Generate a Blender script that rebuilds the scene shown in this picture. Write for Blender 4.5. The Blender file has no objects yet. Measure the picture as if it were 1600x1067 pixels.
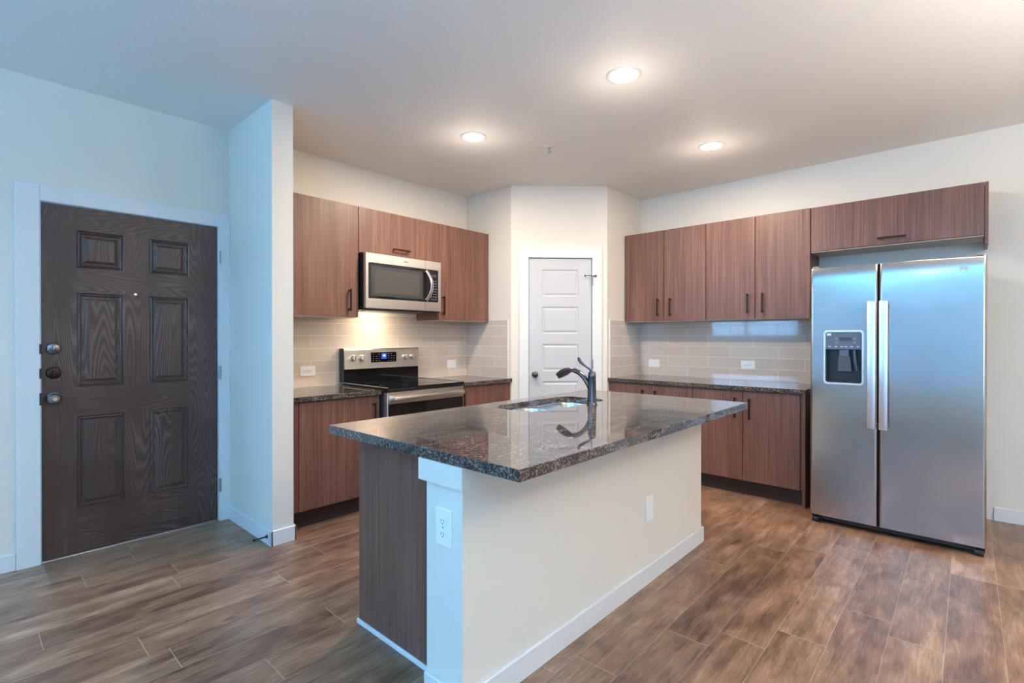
import bpy, bmesh, math, random
from mathutils import Vector, Matrix
random.seed(7)
SC = bpy.context.scene
COL = SC.collection
PI = math.pi

# ------------------------------------------------------------------ camera
cam_d = bpy.data.cameras.new('camera'); cam = bpy.data.objects.new('camera', cam_d); COL.objects.link(cam)
cam.location = (0, 0, 1.275)
cam.rotation_euler = (PI/2 - 0.00388, 0, 0.73725 - PI/2)
cam_d.sensor_width = 36.0; cam_d.sensor_fit = 'HORIZONTAL'
cam_d.lens = 786.08/1600*36.0
cam_d.shift_y = -3.117/1600
cam_d.clip_start = 0.05
SC.camera = cam
SC.view_settings.view_transform = 'Standard'
SC.view_settings.look = 'None'
SC.view_settings.gamma = 1.0
SC.view_settings.use_curve_mapping = False
SC.view_settings.exposure = 0.85

# ------------------------------------------------------------------ sky and lamps outside the frame
SKY = 8.2
W = bpy.data.worlds.new('world'); SC.world = W; W.use_nodes = True
wn = W.node_tree.nodes; wl = W.node_tree.links
bg = wn['Background']
tc = wn.new('ShaderNodeTexCoord'); sep = wn.new('ShaderNodeSeparateXYZ'); rmp = wn.new('ShaderNodeValToRGB')
wl.new(tc.outputs['Generated'], sep.inputs[0])
mr = wn.new('ShaderNodeMapRange'); mr.inputs[1].default_value = -1; mr.inputs[2].default_value = 1
wl.new(sep.outputs['Z'], mr.inputs[0]); wl.new(mr.outputs[0], rmp.inputs[0])
e = rmp.color_ramp.elements
e[0].position = 0.40; e[0].color = (0.10, 0.28, 0.52, 1)
e[1].position = 0.52; e[1].color = (0.26, 0.52, 0.90, 1)
wl.new(rmp.outputs[0], bg.inputs[0]); bg.inputs[1].default_value = SKY

def area(name, loc, size, power, color, rot=(0, 0, 0), size_y=None, portal=False, shape=None, spread=None):
    d = bpy.data.lights.new(name, 'AREA'); d.energy = power; d.color = color
    d.size = size
    if size_y: d.shape = 'RECTANGLE'; d.size_y = size_y
    if shape: d.shape = shape
    if spread: d.spread = spread
    o = bpy.data.objects.new(name, d); COL.objects.link(o); o.location = loc; o.rotation_euler = rot
    if portal: d.cycles.is_portal = True
    return o

# key dimensions (metres)
ZC = 2.728                      # ceiling
YW = 3.865                      # entry wall and stove wall
XR = 4.8585                     # fridge wall
XL, YB, YF = -2.6, -3.2, 5.2    # living room extents behind and beside the camera
CT, CB = 0.886, 0.852           # worktop top and bottom
UB, UT = 1.434, 2.300           # wall cabinets
# openings in the window wall, (y0, y1, z0, z1); second raised and last added for light
WIN = [(-0.35, 2.25, 0.40, 2.12), (2.75, 4.95, 1.27, 2.58), (-2.95, -0.75, 0.40, 2.45)]
for (a, b, c, d_) in WIN:
    area('window_portal', (XL-0.16, (a+b)/2, (c+d_)/2), b-a, 1, (1, 1, 1), (0, -PI/2, 0), d_-c, portal=True).data.size = d_-c
    bpy.data.lights[-1].size_y = b-a

WARM = (1.0, 0.86, 0.70)
COOL = (0.30, 0.62, 1.0)

# ------------------------------------------------------------------ materials
MATS = {}
def srgb(r, g, b):
    f = lambda c: (c/255/12.92) if c/255 <= 0.04045 else ((c/255+0.055)/1.055)**2.4
    return (f(r), f(g), f(b), 1)
class NT:
    def __init__(s, name):
        s.m = bpy.data.materials.new(name); s.m.use_nodes = True
        s.t = s.m.node_tree; s.n = s.t.nodes; s.l = s.t.links
        s.b = s.n['Principled BSDF']; MATS[name] = s.m
        s.co = s.n.new('ShaderNodeTexCoord').outputs['Object']
    def set(s, **k):
        names = dict(color='Base Color', rough='Roughness', metal='Metallic', spec='Specular IOR Level', coat='Coat Weight',
                     coat_rough='Coat Roughness', aniso='Anisotropic', trans='Transmission Weight', ior='IOR', emit='Emission Color', estr='Emission Strength', alpha='Alpha')
        for a, v in k.items(): s.inp(s.b.inputs[names[a]], v)
        return s
    def inp(s, sock, v):
        if isinstance(v, bpy.types.NodeSocket): s.l.new(v, sock)
        else: sock.default_value = v
    def math(s, op, a, b=None, c=None):
        n = s.n.new('ShaderNodeMath'); n.operation = op
        for i, v in enumerate((a, b, c)):
            if v is not None: s.inp(n.inputs[i], v)
        return n.outputs[0]
    def mapping(s, scale=(1, 1, 1), loc=(0, 0, 0), src=None):
        n = s.n.new('ShaderNodeMapping'); s.l.new(src or s.co, n.inputs[0])
        n.inputs['Scale'].default_value = scale; n.inputs['Location'].default_value = loc
        return n.outputs[0]
    def noise(s, vec, scale=5, detail=4, rough=0.5, dist=0):
        n = s.n.new('ShaderNodeTexNoise'); s.l.new(vec, n.inputs['Vector'])
        n.inputs['Scale'].default_value = scale; n.inputs['Detail'].default_value = detail
        n.inputs['Roughness'].default_value = rough; n.inputs['Distortion'].default_value = dist
        return n.outputs['Fac']
    def ramp(s, fac, stops, mode='LINEAR'):
        n = s.n.new('ShaderNodeValToRGB'); s.l.new(fac, n.inputs[0]); n.color_ramp.interpolation = mode
        els = n.color_ramp.elements
        els[0].position, els[0].color = stops[0]; els[1].position, els[1].color = stops[-1]
        for p, c in stops[1:-1]:
            q = els.new(p); q.color = c
        return n.outputs[0]
    def mix(s, f, a, b, mode='MIX'):
        n = s.n.new('ShaderNodeMix'); n.data_type = 'RGBA'; n.blend_type = mode
        s.inp(n.inputs[0], f); s.inp(n.inputs[6], a); s.inp(n.inputs[7], b)
        return n.outputs[2]
    def sep(s, v=None):
        n = s.n.new('ShaderNodeSeparateXYZ'); s.l.new(v or s.co, n.inputs[0]); return n.outputs
    def comb(s, x, y, z):
        n = s.n.new('ShaderNodeCombineXYZ')
        for i, v in enumerate((x, y, z)): s.inp(n.inputs[i], v)
        return n.outputs[0]
    def white(s, v):
        n = s.n.new('ShaderNodeTexWhiteNoise'); n.noise_dimensions = '1D'; s.inp(n.inputs['W'], v); return n.outputs['Value']
    def bump(s, h, strength=0.1, dist=0.01):
        n = s.n.new('ShaderNodeBump'); s.l.new(h, n.inputs['Height']); n.inputs['Strength'].default_value = strength
        n.inputs['Distance'].default_value = dist; s.l.new(n.outputs[0], s.b.inputs['Normal']); return s

def plain(name, col, rough=0.5, metal=0.0, **k):
    return NT(name).set(color=col, rough=rough, metal=metal, **k)

def wallmat(name, col, bs=0.12, sc=110):
    m = NT(name).set(color=col, rough=0.62)
    m.bump(m.noise(m.co, sc, 3, 0.6), bs, 0.004)
wallmat('wall_paint', srgb(226, 219, 206))
wallmat('ceiling_paint', srgb(240, 237, 231), 0.25, 60)
plain('trim_white', srgb(222, 222, 220), 0.35)
plain('door_white', srgb(196, 196, 198), 0.35)
plain('plastic_white', srgb(240, 240, 238), 0.3)
plain('melamine', srgb(205, 196, 185), 0.5)
plain('black_gloss', (0.006, 0.006, 0.007, 1), 0.06)
plain('black_matte', (0.012, 0.011, 0.011, 1), 0.45)
plain('black_hole', (0.003, 0.003, 0.003, 1), 0.8)
plain('bronze', srgb(58, 42, 36), 0.35, 0.8)
plain('dark_bronze', srgb(92, 86, 88), 0.24, 0.9)
plain('aged_metal', srgb(128, 124, 124), 0.26, 0.95)
plain('grey_panel', srgb(92, 100, 112), 0.35, 0.2)
plain('dark_grey', srgb(58, 58, 60), 0.4)
plain('toe', srgb(58, 40, 33), 0.5)
plain('mark_grey', srgb(140, 142, 145), 0.4)
plain('mark_white', srgb(215, 215, 215), 0.4)
plain('chrome', srgb(210, 210, 212), 0.12, 1.0)
plain('hinge_metal', srgb(170, 172, 176), 0.3, 1.0)
plain('smoked_glass', (0.012, 0.012, 0.012, 1), 0.04, coat=0.5)
plain('oven_interior', srgb(72, 68, 64), 0.5)
plain('lamp_disc', (1, 1, 1, 1), 0.5, emit=(1.0, 0.93, 0.84, 1), estr=14.0)
plain('cool_lamp_disc', (1, 1, 1, 1), 0.5, emit=(0.55, 0.8, 1.0, 1), estr=14.0)
plain('hood_lamp', (1, 1, 1, 1), 0.5, emit=(1.0, 0.85, 0.65, 1), estr=10.0)
plain('blue_display', (0.01, 0.02, 0.08, 1), 0.3, emit=(0.02, 0.07, 0.6, 1), estr=1.0)
plain('digits', (0.5, 0.7, 1, 1), 0.3, emit=(0.55, 0.75, 1.0, 1), estr=1.6)
plain('tinted_glass', (0.15, 0.155, 0.165, 1), 0.0, trans=1.0, ior=1.45)  # dark tint added to dim the window's reflection in the refrigerator
g = plain('window_glass', (1, 1, 1, 1), 0.0, trans=1.0, ior=1.45)

def steel(name, col, rough, wav=0.0, vertical=False):
    m = NT(name).set(color=col, metal=1.0)
    v = m.mapping((260, 260, 3) if vertical else (3, 3, 300))
    n = m.noise(v, 1.0, 2)
    m.set(rough=m.math('MULTIPLY_ADD', n, 0.03, rough-0.015))
    if wav:
        m.bump(m.noise(m.mapping((1.2, 1.2, 3.2)), 1.0, 1), wav, 0.02)
steel('steel', srgb(226, 219, 211), 0.34)
steel('fridge_steel', srgb(184, 174, 166), 0.16, 0.08)
steel('handle_steel', srgb(225, 225, 228), 0.34)
steel('sink_steel', srgb(225, 223, 220), 0.27)

def wood(name, dark, mid, light):
    m = NT(name)
    oi = m.n.new('ShaderNodeObjectInfo')
    off = m.comb(m.math('MULTIPLY', oi.outputs['Random'], 9.0), m.math('MULTIPLY', oi.outputs['Random'], 5.0), m.math('MULTIPLY', oi.outputs['Random'], 13.0))
    n = m.n.new('ShaderNodeVectorMath'); n.operation = 'ADD'; m.l.new(m.co, n.inputs[0]); m.l.new(off, n.inputs[1])
    v = n.outputs[0]
    fine = m.noise(m.mapping((170, 170, 1.6), src=v), 1.0, 3, 0.6)
    band = m.noise(m.mapping((22, 22, 0.9), src=v), 1.0, 4, 0.55, 0.6)
    big = m.noise(m.mapping((3.2, 3.2, 0.9), src=v), 1.0, 2, 0.5, 0.5)
    f = m.math('ADD', m.math('MULTIPLY', fine, 0.56), m.math('ADD', m.math('MULTIPLY', band, 0.26), m.math('MULTIPLY', big, 0.18)))
    c = m.ramp(f, [(0.36, dark), (0.5, mid), (0.64, light)])
    pore = m.noise(m.mapping((420, 420, 7), src=v), 1.0, 2, 0.5)
    c = m.mix(m.ramp(pore, [(0.60, (0, 0, 0, 1)), (0.72, (0.55, 0.55, 0.55, 1))]), c, dark)
    m.set(color=c, rough=0.42)
    m.bump(fine, 0.06, 0.002)
wood('walnut', srgb(82, 53, 42), srgb(116, 79, 65), srgb(138, 99, 83))

def door_wood(name):
    m = NT(name)
    s = m.sep()
    # local coordinates: x from the door centre, z from the floor; rails run across, stiles and panels run up
    inx = m.math('MULTIPLY', m.math('GREATER_THAN', s['X'], -0.303), m.math('LESS_THAN', s['X'], 0.286))
    rows = None
    for z0, z1 in ((0.262, 0.818), (0.976, 1.545), (1.678, 1.911)):
        q = m.math('MULTIPLY', m.math('GREATER_THAN', s['Z'], z0), m.math('LESS_THAN', s['Z'], z1))
        rows = q if rows is None else m.math('ADD', rows, q)
    rail = m.math('MULTIPLY', inx, m.math('SUBTRACT', 1.0, rows))
    hv = m.noise(m.mapping((7.0, 7.0, 0.75)), 1.0, 1, 0.3, 0.0)
    hh = m.noise(m.mapping((0.9, 7.0, 7.0), loc=(4, 0, 2)), 1.0, 1, 0.3, 0.0)
    h = m.math('ADD', m.math('MULTIPLY', hv, m.math('SUBTRACT', 1.0, rail)), m.math('MULTIPLY', hh, rail))
    rings = m.math('FRACT', m.math('MULTIPLY', h, 34.0))
    line = m.math('POWER', m.math('ABSOLUTE', m.math('MULTIPLY_ADD', rings, 2.0, -1.0)), 1.6)
    fine = m.noise(m.mapping((260, 260, 9)), 1.0, 3)
    patch = m.ramp(m.noise(m.mapping((3.4, 3.4, 1.3), loc=(3, 0, 1)), 1.0, 2), [(0.38, (0.12, 0.12, 0.12, 1)), (0.60, (1, 1, 1, 1))])
    f = m.math('MULTIPLY', m.math('MULTIPLY', line, patch), m.math('MULTIPLY_ADD', fine, 0.9, 0.45))
    c = m.ramp(f, [(0.0, srgb(66, 46, 41)), (1.0, srgb(108, 85, 77))])
    m.set(color=c, rough=0.38)
    m.bump(m.math('ADD', f, m.math('MULTIPLY', fine, 0.3)), 0.16, 0.002)
door_wood('brown_door')

def granite():
    m = NT('granite')
    a = m.noise(m.mapping((1, 1, 1)), 105, 6, 0.75)
    b = m.noise(m.mapping((9, 26, 26)), 1.0, 5, 0.6, 1.2)
    vo = m.n.new('ShaderNodeTexVoronoi'); m.l.new(m.co, vo.inputs['Vector']); vo.inputs['Scale'].default_value = 170
    f = m.math('ADD', m.math('MULTIPLY', a, 0.74), m.math('MULTIPLY', b, 0.26))
    c = m.ramp(f, [(0.40, srgb(18, 17, 18)), (0.49, srgb(62, 56, 55)), (0.56, srgb(122, 112, 106)), (0.70, srgb(186, 174, 160))])
    c = m.mix(m.ramp(vo.outputs['Distance'], [(0.16, (0.55, 0.55, 0.55, 1)), (0.34, (0, 0, 0, 1))]), c, srgb(16, 15, 17))
    m.set(color=c, rough=0.035, spec=0.85)
granite()

def floor_mat():
    m = NT('floor_planks')
    P, Y0, L = 0.1815, 0.069, 1.22
    s = m.sep()
    ry = m.math('DIVIDE', m.math('SUBTRACT', s['Y'], Y0), P)
    row = m.math('FLOOR', ry); fy = m.math('FRACT', ry)
    off = m.math('MULTIPLY', m.white(m.math('ADD', row, 0.37)), L)
    known = {19: .68, 18: .44, 15: .23, 13: .51, 14: 1.155, 11: 1.16, 10: .816, 0: 2.67, 1: 2.80, 3: 2.22, 2: 3.62}
    for k, x in known.items():
        cmpn = m.math('COMPARE', row, float(k), 0.3)
        off = m.math('ADD', m.math('MULTIPLY', off, m.math('SUBTRACT', 1.0, cmpn)), m.math('MULTIPLY', cmpn, x))
    rx = m.math('DIVIDE', m.math('SUBTRACT', m.math('ADD', s['X'], 12.2), off), L)
    colm = m.math('FLOOR', rx); fx = m.math('FRACT', rx)
    pid = m.math('ADD', m.math('MULTIPLY', row, 17.31), m.math('MULTIPLY', colm, 3.77))
    r1 = m.white(pid); r2 = m.white(m.math('ADD', pid, 51.3))
    v = m.comb(m.math('ADD', s['X'], m.math('MULTIPLY', r1, 30.0)), m.math('ADD', s['Y'], m.math('MULTIPLY', r2, 30.0)), 0.0)
    fine = m.noise(m.mapping((9, 110, 1), src=v), 1.0, 5, 0.7, 0.5)
    band = m.noise(m.mapping((2.6, 17, 1), src=v), 1.0, 8, 0.74, 0.5)
    blot = m.noise(m.mapping((4.5, 8.5, 1), src=v), 1.0, 3, 0.5, 0.6)
    f = m.math('ADD', m.math('MULTIPLY', fine, 0.26), m.math('ADD', m.math('MULTIPLY', band, 0.46), m.math('MULTIPLY', blot, 0.28)))
    f = m.math('ADD', f, m.math('MULTIPLY', m.math('SUBTRACT', r1, 0.5), 0.09))
    c = m.ramp(f, [(0.32, srgb(68, 48, 38)), (0.43, srgb(108, 79, 61)), (0.53, srgb(142, 109, 86)), (0.66, srgb(182, 149, 121))])
    kn = m.n.new('ShaderNodeTexVoronoi'); m.l.new(m.mapping((1.5, 4.2, 1), src=v), kn.inputs['Vector']); kn.inputs['Scale'].default_value = 1.5
    c = m.mix(m.ramp(kn.outputs['Distance'], [(0.03, (0.6, 0.6, 0.6, 1)), (0.10, (0, 0, 0, 1))]), c, srgb(50, 36, 30))
    endj = m.math('MAXIMUM', m.math('LESS_THAN', fx, 0.0013), m.math('GREATER_THAN', fx, 0.9995))
    longj = m.math('LESS_THAN', fy, 0.011)
    c = m.mix(m.math('MULTIPLY', endj, 0.6), c, srgb(205, 190, 172))  # end joints lightened, painting the bevels' bright reflection into the colour
    c = m.mix(m.math('MULTIPLY', longj, 0.5), c, srgb(190, 170, 150))
    m.set(color=c, rough=m.math('MULTIPLY_ADD', fine, 0.15, 0.27), spec=0.5)
    h = m.math('SUBTRACT', m.math('MULTIPLY', f, 0.5), m.math('MAXIMUM', endj, longj))
    m.bump(h, 0.12, 0.002)
floor_mat()

def tile_mat(name, axis, u0, par):
    m = NT(name)
    s = m.sep()
    rz = m.math('DIVIDE', m.math('SUBTRACT', s['Z'], 0.89), 0.1)
    row = m.math('FLOOR', rz); fz = m.math('FRACT', rz)
    odd = m.math('MODULO', m.math('ADD', row, 10.0+par), 2.0)
    ru = m.math('ADD', m.math('DIVIDE', m.math('SUBTRACT', s[axis], u0-4.1), 0.41), m.math('MULTIPLY', odd, 0.5))
    cu = m.math('FLOOR', ru); fu = m.math('FRACT', ru)
    r = m.white(m.math('ADD', m.math('MULTIPLY', row, 7.7), m.math('MULTIPLY', cu, 3.1)))
    jz = m.math('MAXIMUM', m.math('LESS_THAN', fz, 0.014), m.math('GREATER_THAN', fz, 0.986))
    ju = m.math('MAXIMUM', m.math('LESS_THAN', fu, 0.0035), m.math('GREATER_THAN', fu, 0.9965))
    j = m.math('MAXIMUM', jz, ju)
    c = m.mix(r, srgb(204, 187, 170), srgb(212, 197, 181))
    c = m.mix(j, c, srgb(240, 232, 222))
    m.set(color=c, rough=m.math('MULTIPLY_ADD', j, 0.5, 0.06), spec=0.6)
    m.bump(m.math('SUBTRACT', 1.0, j), 0.25, 0.0015)
tile_mat('tile_back', 'X', 1.876, 1.0)
tile_mat('tile_right', 'Y', 1.24, 0.0)
tile_mat('tile_side_left', 'Y', 3.865, 1.0)
tile_mat('tile_side_right', 'X', 4.30, 0.0)
MAT = MATS

# ------------------------------------------------------------------ mesh helpers
class MB:
    def __init__(s): s.bm = bmesh.new()
    def box(s, x0, x1, y0, y1, z0, z1, bev=0.0, seg=2):
        x0, x1 = sorted((x0, x1)); y0, y1 = sorted((y0, y1)); z0, z1 = sorted((z0, z1))
        r = bmesh.ops.create_cube(s.bm, size=1.0)
        vs = r['verts']
        for v in vs:
            v.co = Vector(((x0+x1)/2 + v.co.x*(x1-x0), (y0+y1)/2 + v.co.y*(y1-y0), (z0+z1)/2 + v.co.z*(z1-z0)))
        if bev > 0:
            es = list({e for v in vs for e in v.link_edges})
            bmesh.ops.bevel(s.bm, geom=es, offset=bev, segments=seg, profile=0.5, affect='EDGES')
        return s
    def lathe(s, prof, origin, axis, n=32, caps=True):
        a = Vector(axis).normalized(); q = Vector((0, 0, 1)).rotation_difference(a).to_matrix(); o = Vector(origin)
        rings = []
        for (r, h) in prof:
            rings.append([s.bm.verts.new(o + q @ Vector((r*math.cos(2*PI*i/n), r*math.sin(2*PI*i/n), h))) for i in range(n)])
        for A, B in zip(rings, rings[1:]):
            for i in range(n):
                s.bm.faces.new((A[i], A[(i+1) % n], B[(i+1) % n], B[i]))
        if caps:
            for R in (rings[0], rings[-1]):
                try: s.bm.faces.new(R)
                except ValueError: pass
        return s
    def cyl(s, origin, axis, r, h, n=24): return s.lathe([(r, 0), (r, h)], origin, axis, n)
    def tube(s, pts, radii, n=16, flat=None):
        # sweep of ellipses along pts; radii: list of (ra, rb) with rb along 'up'
        P = [Vector(p) for p in pts]; rings = []
        up0 = Vector(flat) if flat else Vector((0, 0, 1))
        for i, p in enumerate(P):
            t = (P[min(i+1, len(P)-1)] - P[max(i-1, 0)]).normalized()
            side = t.cross(up0)
            if side.length < 1e-4: side = t.cross(Vector((1, 0, 0)))
            side.normalize(); up = side.cross(t)
            ra, rb = radii[i] if isinstance(radii[i], tuple) else (radii[i], radii[i])
            rings.append([s.bm.verts.new(p + side*ra*math.cos(2*PI*k/n) + up*rb*math.sin(2*PI*k/n)) for k in range(n)])
        for A, B in zip(rings, rings[1:]):
            for k in range(n): s.bm.faces.new((A[k], A[(k+1) % n], B[(k+1) % n], B[k]))
        s.bm.faces.new(rings[0]); s.bm.faces.new(rings[-1])
        return s
    def plate(s, outer, holes, fn, thick):
        # flat plate: outline with holes in (u, v), fn maps (u, v, d) to world, d from 0 to thick
        es = []
        for loop in [outer]+holes:
            vs = [s.bm.verts.new(fn(u, v, 0)) for u, v in loop]
            es += [s.bm.edges.new((vs[i], vs[(i+1) % len(vs)])) for i in range(len(vs))]
        g_ = bmesh.ops.triangle_fill(s.bm, use_beauty=True, use_dissolve=False, edges=es)
        fs = [f for f in g_['geom'] if isinstance(f, bmesh.types.BMFace)]
        d = Vector(fn(0, 0, thick)) - Vector(fn(0, 0, 0))
        ex = bmesh.ops.extrude_face_region(s.bm, geom=fs)
        for v in [x for x in ex['geom'] if isinstance(x, bmesh.types.BMVert)]: v.co += d
        return s
    def prism(s, pts, z0, z1):
        a = [s.bm.verts.new((x, y, z0)) for x, y in pts]; b = [s.bm.verts.new((x, y, z1)) for x, y in pts]
        n = len(pts)
        for i in range(n): s.bm.faces.new((a[i], a[(i+1) % n], b[(i+1) % n], b[i]))
        s.bm.faces.new(a); s.bm.faces.new(b)
        return s
    def loft(s, loops, cap_last=True, cap_first=False):
        R = [[s.bm.verts.new(p) for p in l] for l in loops]
        n = len(R[0])
        for A, B in zip(R, R[1:]):
            for k in range(n): s.bm.faces.new((A[k], A[(k+1) % n], B[(k+1) % n], B[k]))
        if cap_last: s.bm.faces.new(R[-1])
        if cap_first: s.bm.faces.new(R[0])
        return s
    def xform(s, M):
        bmesh.ops.transform(s.bm, matrix=M, verts=s.bm.verts); return s
    def build(s, name, mat, parent=None, smooth=False, org=None, angle=40, label=None, bevel=0.0):
        bm = s.bm
        o0 = Vector(parent['_o']) if parent is not None else Vector(org or (0, 0, 0))
        for v in bm.verts: v.co -= o0
        bmesh.ops.remove_doubles(bm, verts=bm.verts, dist=1e-6)
        bmesh.ops.recalc_face_normals(bm, faces=bm.faces)
        me = bpy.data.meshes.new(name); bm.to_mesh(me); bm.free()
        if smooth:
            for p in me.polygons: p.use_smooth = True
            try: me.set_sharp_from_angle(angle=math.radians(angle))
            except Exception: pass
        me.materials.append(MAT[mat] if isinstance(mat, str) else mat)
        o = bpy.data.objects.new(name, me); COL.objects.link(o)
        if parent is not None: o.parent = parent
        else: o.location = o0
        o['_o'] = tuple(o0)
        if bevel:
            b = o.modifiers.new('bevel', 'BEVEL'); b.width = bevel; b.segments = 2; b.limit_method = 'ANGLE'; b.angle_limit = math.radians(50)
        if label: o['label'] = label
        return o

def tag(o, label, cat, group=None):
    o['label'] = label; o['category'] = cat
    if group: o['group'] = group
    return o
def thing(name, label, cat, loc, group=None):
    o = bpy.data.objects.new(name, None); COL.objects.link(o); o.location = loc; o['_o'] = tuple(loc)
    o.empty_display_size = 0.1
    return tag(o, label, cat, group)
def struct(o, label=None):
    o['kind'] = 'structure'
    if label: o['label'] = label
    return o
def rrect(x0, x1, y0, y1, r, n=6):
    pts = []
    for cx, cy, a0 in ((x1-r, y1-r, 0), (x0+r, y1-r, PI/2), (x0+r, y0+r, PI), (x1-r, y0+r, 3*PI/2)):
        for i in range(n+1):
            a = a0 + PI/2*i/n; pts.append((cx+r*math.cos(a), cy+r*math.sin(a)))
    return pts
def rect(x0, x1, y0, y1): return [(x0, y0), (x1, y0), (x1, y1), (x0, y1)]

# ------------------------------------------------------------------ the room
T = 0.12
struct(MB().box(XL-T, XR+T, YB-T, YF+T, -0.1, 0).build('floor', 'floor_planks'), 'brown wood-look plank floor')
struct(MB().box(XL-T, XR+T, YB-T, YF+T, ZC, ZC+0.1).build('ceiling', 'ceiling_paint'), 'pale painted ceiling with recessed lights')
DX0, DX1, DZ = 0.309, 1.217, 2.043      # entry door slab
XE = -0.15                              # entry wall's left end
w = MB(); w.box(XE, DX0, YW, YW+T, 0, ZC); w.box(DX0, DX1, YW, YW+T, DZ, ZC); w.box(DX1, XR+T, YW, YW+T, 0, ZC)
struct(w.build('wall_back', 'wall_paint'), 'off-white wall holding the entry door and the stove')
struct(MB().box(XE-T, XE, YW, YF, 0, ZC).build('wall_entry_return', 'wall_paint'))
struct(MB().box(XR, XR+T, YB-T, YW, 0, ZC).build('wall_right', 'wall_paint'), 'off-white wall behind the refrigerator')
struct(MB().box(1.288, 1.419, 3.148, YW, 0, ZC).build('wall_wing', 'wall_paint'), 'narrow wall end between entry door and kitchen')
PA, PB = (3.554, 3.238), (4.2085, 2.5825)     # the pantry's diagonal face
S2 = math.sqrt(0.5)
def dg(t, off, z):                            # diagonal coordinates: t along the face, off towards the room
    return Vector((PA[0] + t*S2 - off*S2, PA[1] - t*S2 - off*S2, z))
LD = (PB[0]-PA[0])/S2
struct(MB().box(PA[0], PA[0]+0.1, PA[1]+0.04, YW, 0, ZC).build('wall_pantry_left', 'wall_paint'))
struct(MB().box(PB[0]+0.04, XR, PB[1], PB[1]+0.1, 0, ZC).build('wall_pantry_right', 'wall_paint'))
Q0, Q1, QZ = 0.165, 0.780, 2.038              # pantry door slab
def dprism(mb, t0, t1, o0, o1, z0, z1):
    a = [dg(t0, o0, 0), dg(t1, o0, 0), dg(t1, o1, 0), dg(t0, o1, 0)]
    return mb.prism([(p.x, p.y) for p in a], z0, z1)
w = MB()
c0 = dg(0, 0, 0); c1 = dg(Q0-0.003, 0, 0); c2 = dg(Q0-0.003, -0.1, 0)
w.prism([(c0.x, c0.y), (c1.x, c1.y), (c2.x, c2.y), (PA[0]+0.1, PA[1]+0.04), (PA[0], PA[1]+0.04)], 0, ZC)
c0 = dg(LD, 0, 0); c1 = dg(Q1+0.003, 0, 0); c2 = dg(Q1+0.003, -0.1, 0)
w.prism([(c0.x, c0.y), (c1.x, c1.y), (c2.x, c2.y), (PB[0]+0.04, PB[1]+0.1), (PB[0]+0.04, PB[1])], 0, ZC)
dprism(w, Q0-0.003, Q1+0.003, -0.1, 0, QZ+0.003, ZC)
struct(w.build('wall_pantry_front', 'wall_paint'), 'diagonal corner wall with the white pantry door')
# living room shell around and behind the camera
struct(MB().box(XL-T, XR+T, YB-T, YB, 0, ZC).build('wall_behind', 'wall_paint'))
struct(MB().box(XL-T, XE-T, YF, YF+T, 0, ZC).build('wall_far_left', 'wall_paint'))
w = MB()
fn = lambda u, v, d: Vector((XL-T+d, u, v))
w.plate(rect(YB, YF, 0, ZC), [rect(a, b, c, d_) for a, b, c, d_ in WIN], fn, T)
struct(w.build('wall_left', 'wall_paint'), 'window wall of the living area')
for i, (a, b, c, d_) in enumerate(WIN):  # the last window is unseen, added for more daylight
    o = bpy.data.objects.new('window_%d' % (i+1), None); COL.objects.link(o); o.location = (XL-0.06, (a+b)/2, c); o['_o'] = tuple(o.location)
    struct(o)
    n = 2 if i == 1 else 3
    f = MB()
    f.box(XL-0.09, XL-0.03, a, b, c, c+0.05); f.box(XL-0.09, XL-0.03, a, b, d_-0.05, d_)
    for k in range(n+1):
        y = a + (b-a)*k/n
        f.box(XL-0.088, XL-0.032, max(a, y-0.03), min(b, y+0.03), c+0.05, d_-0.05)
    f.build('window_frame', 'trim_white', o)
    MB().box(XL-0.063, XL-0.059, a+0.03, b-0.03, c+0.05, d_-0.05).build('window_glass', 'tinted_glass' if i == 0 else 'window_glass', o)

# ------------------------------------------------------------------ baseboards and trim
BH, BT = 0.095, 0.014
def base(name, boxes):
    m = MB()
    for b in boxes: m.box(*b, bev=0.003, seg=1)
    return struct(m.build(name, 'trim_white'), 'white baseboard')
base('baseboard_right', [(XR-BT, XR, YB, -0.13+0.95*0, 0, BH)])
base('baseboard_back', [(XE, 0.209, YW-BT, YW, 0, BH)])
base('baseboard_wing', [(1.288-BT, 1.288, 3.148-BT, YW-0.02, 0, BH), (1.288-BT, 1.419+BT, 3.148-BT, 3.148, 0, BH), (1.419, 1.419+BT, 3.148-BT, 3.243, 0, BH)])
base('baseboard_behind', [(XL, XR-BT, YB, YB+BT, 0, BH)])
base('baseboard_left', [(XL, XL+BT, YB+BT, YF, 0, BH)])
base('baseboard_far_left', [(XL+BT, XE-T, YF-BT, YF, 0, BH), (XE-T-BT, XE-T, YW, YF-BT, 0, BH)])

# ------------------------------------------------------------------ entry door
def pt(loc): return tuple(loc)
d1 = bpy.data.objects.new('door_1', None); COL.objects.link(d1); d1.location = ((DX0+DX1)/2, YW, 0); d1['_o'] = tuple(d1.location)
struct(d1, 'dark brown six-panel entry door in a white frame')
c = MB()
c.box(0.210, DX0, YW-0.018, YW, 0, 2.135, bev=0.002, seg=1); c.box(DX0, DX1, YW-0.018, YW, DZ, 2.135, bev=0.002, seg=1); c.box(DX1, 1.2875, YW-0.018, YW, 0, 2.135, bev=0.002, seg=1)
c.box(DX0, DX0+0.003, YW, YW+0.10, 0, DZ); c.box(DX1-0.003, DX1, YW, YW+0.10, 0, DZ)
c.build('door_casing', 'trim_white', d1)
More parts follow.
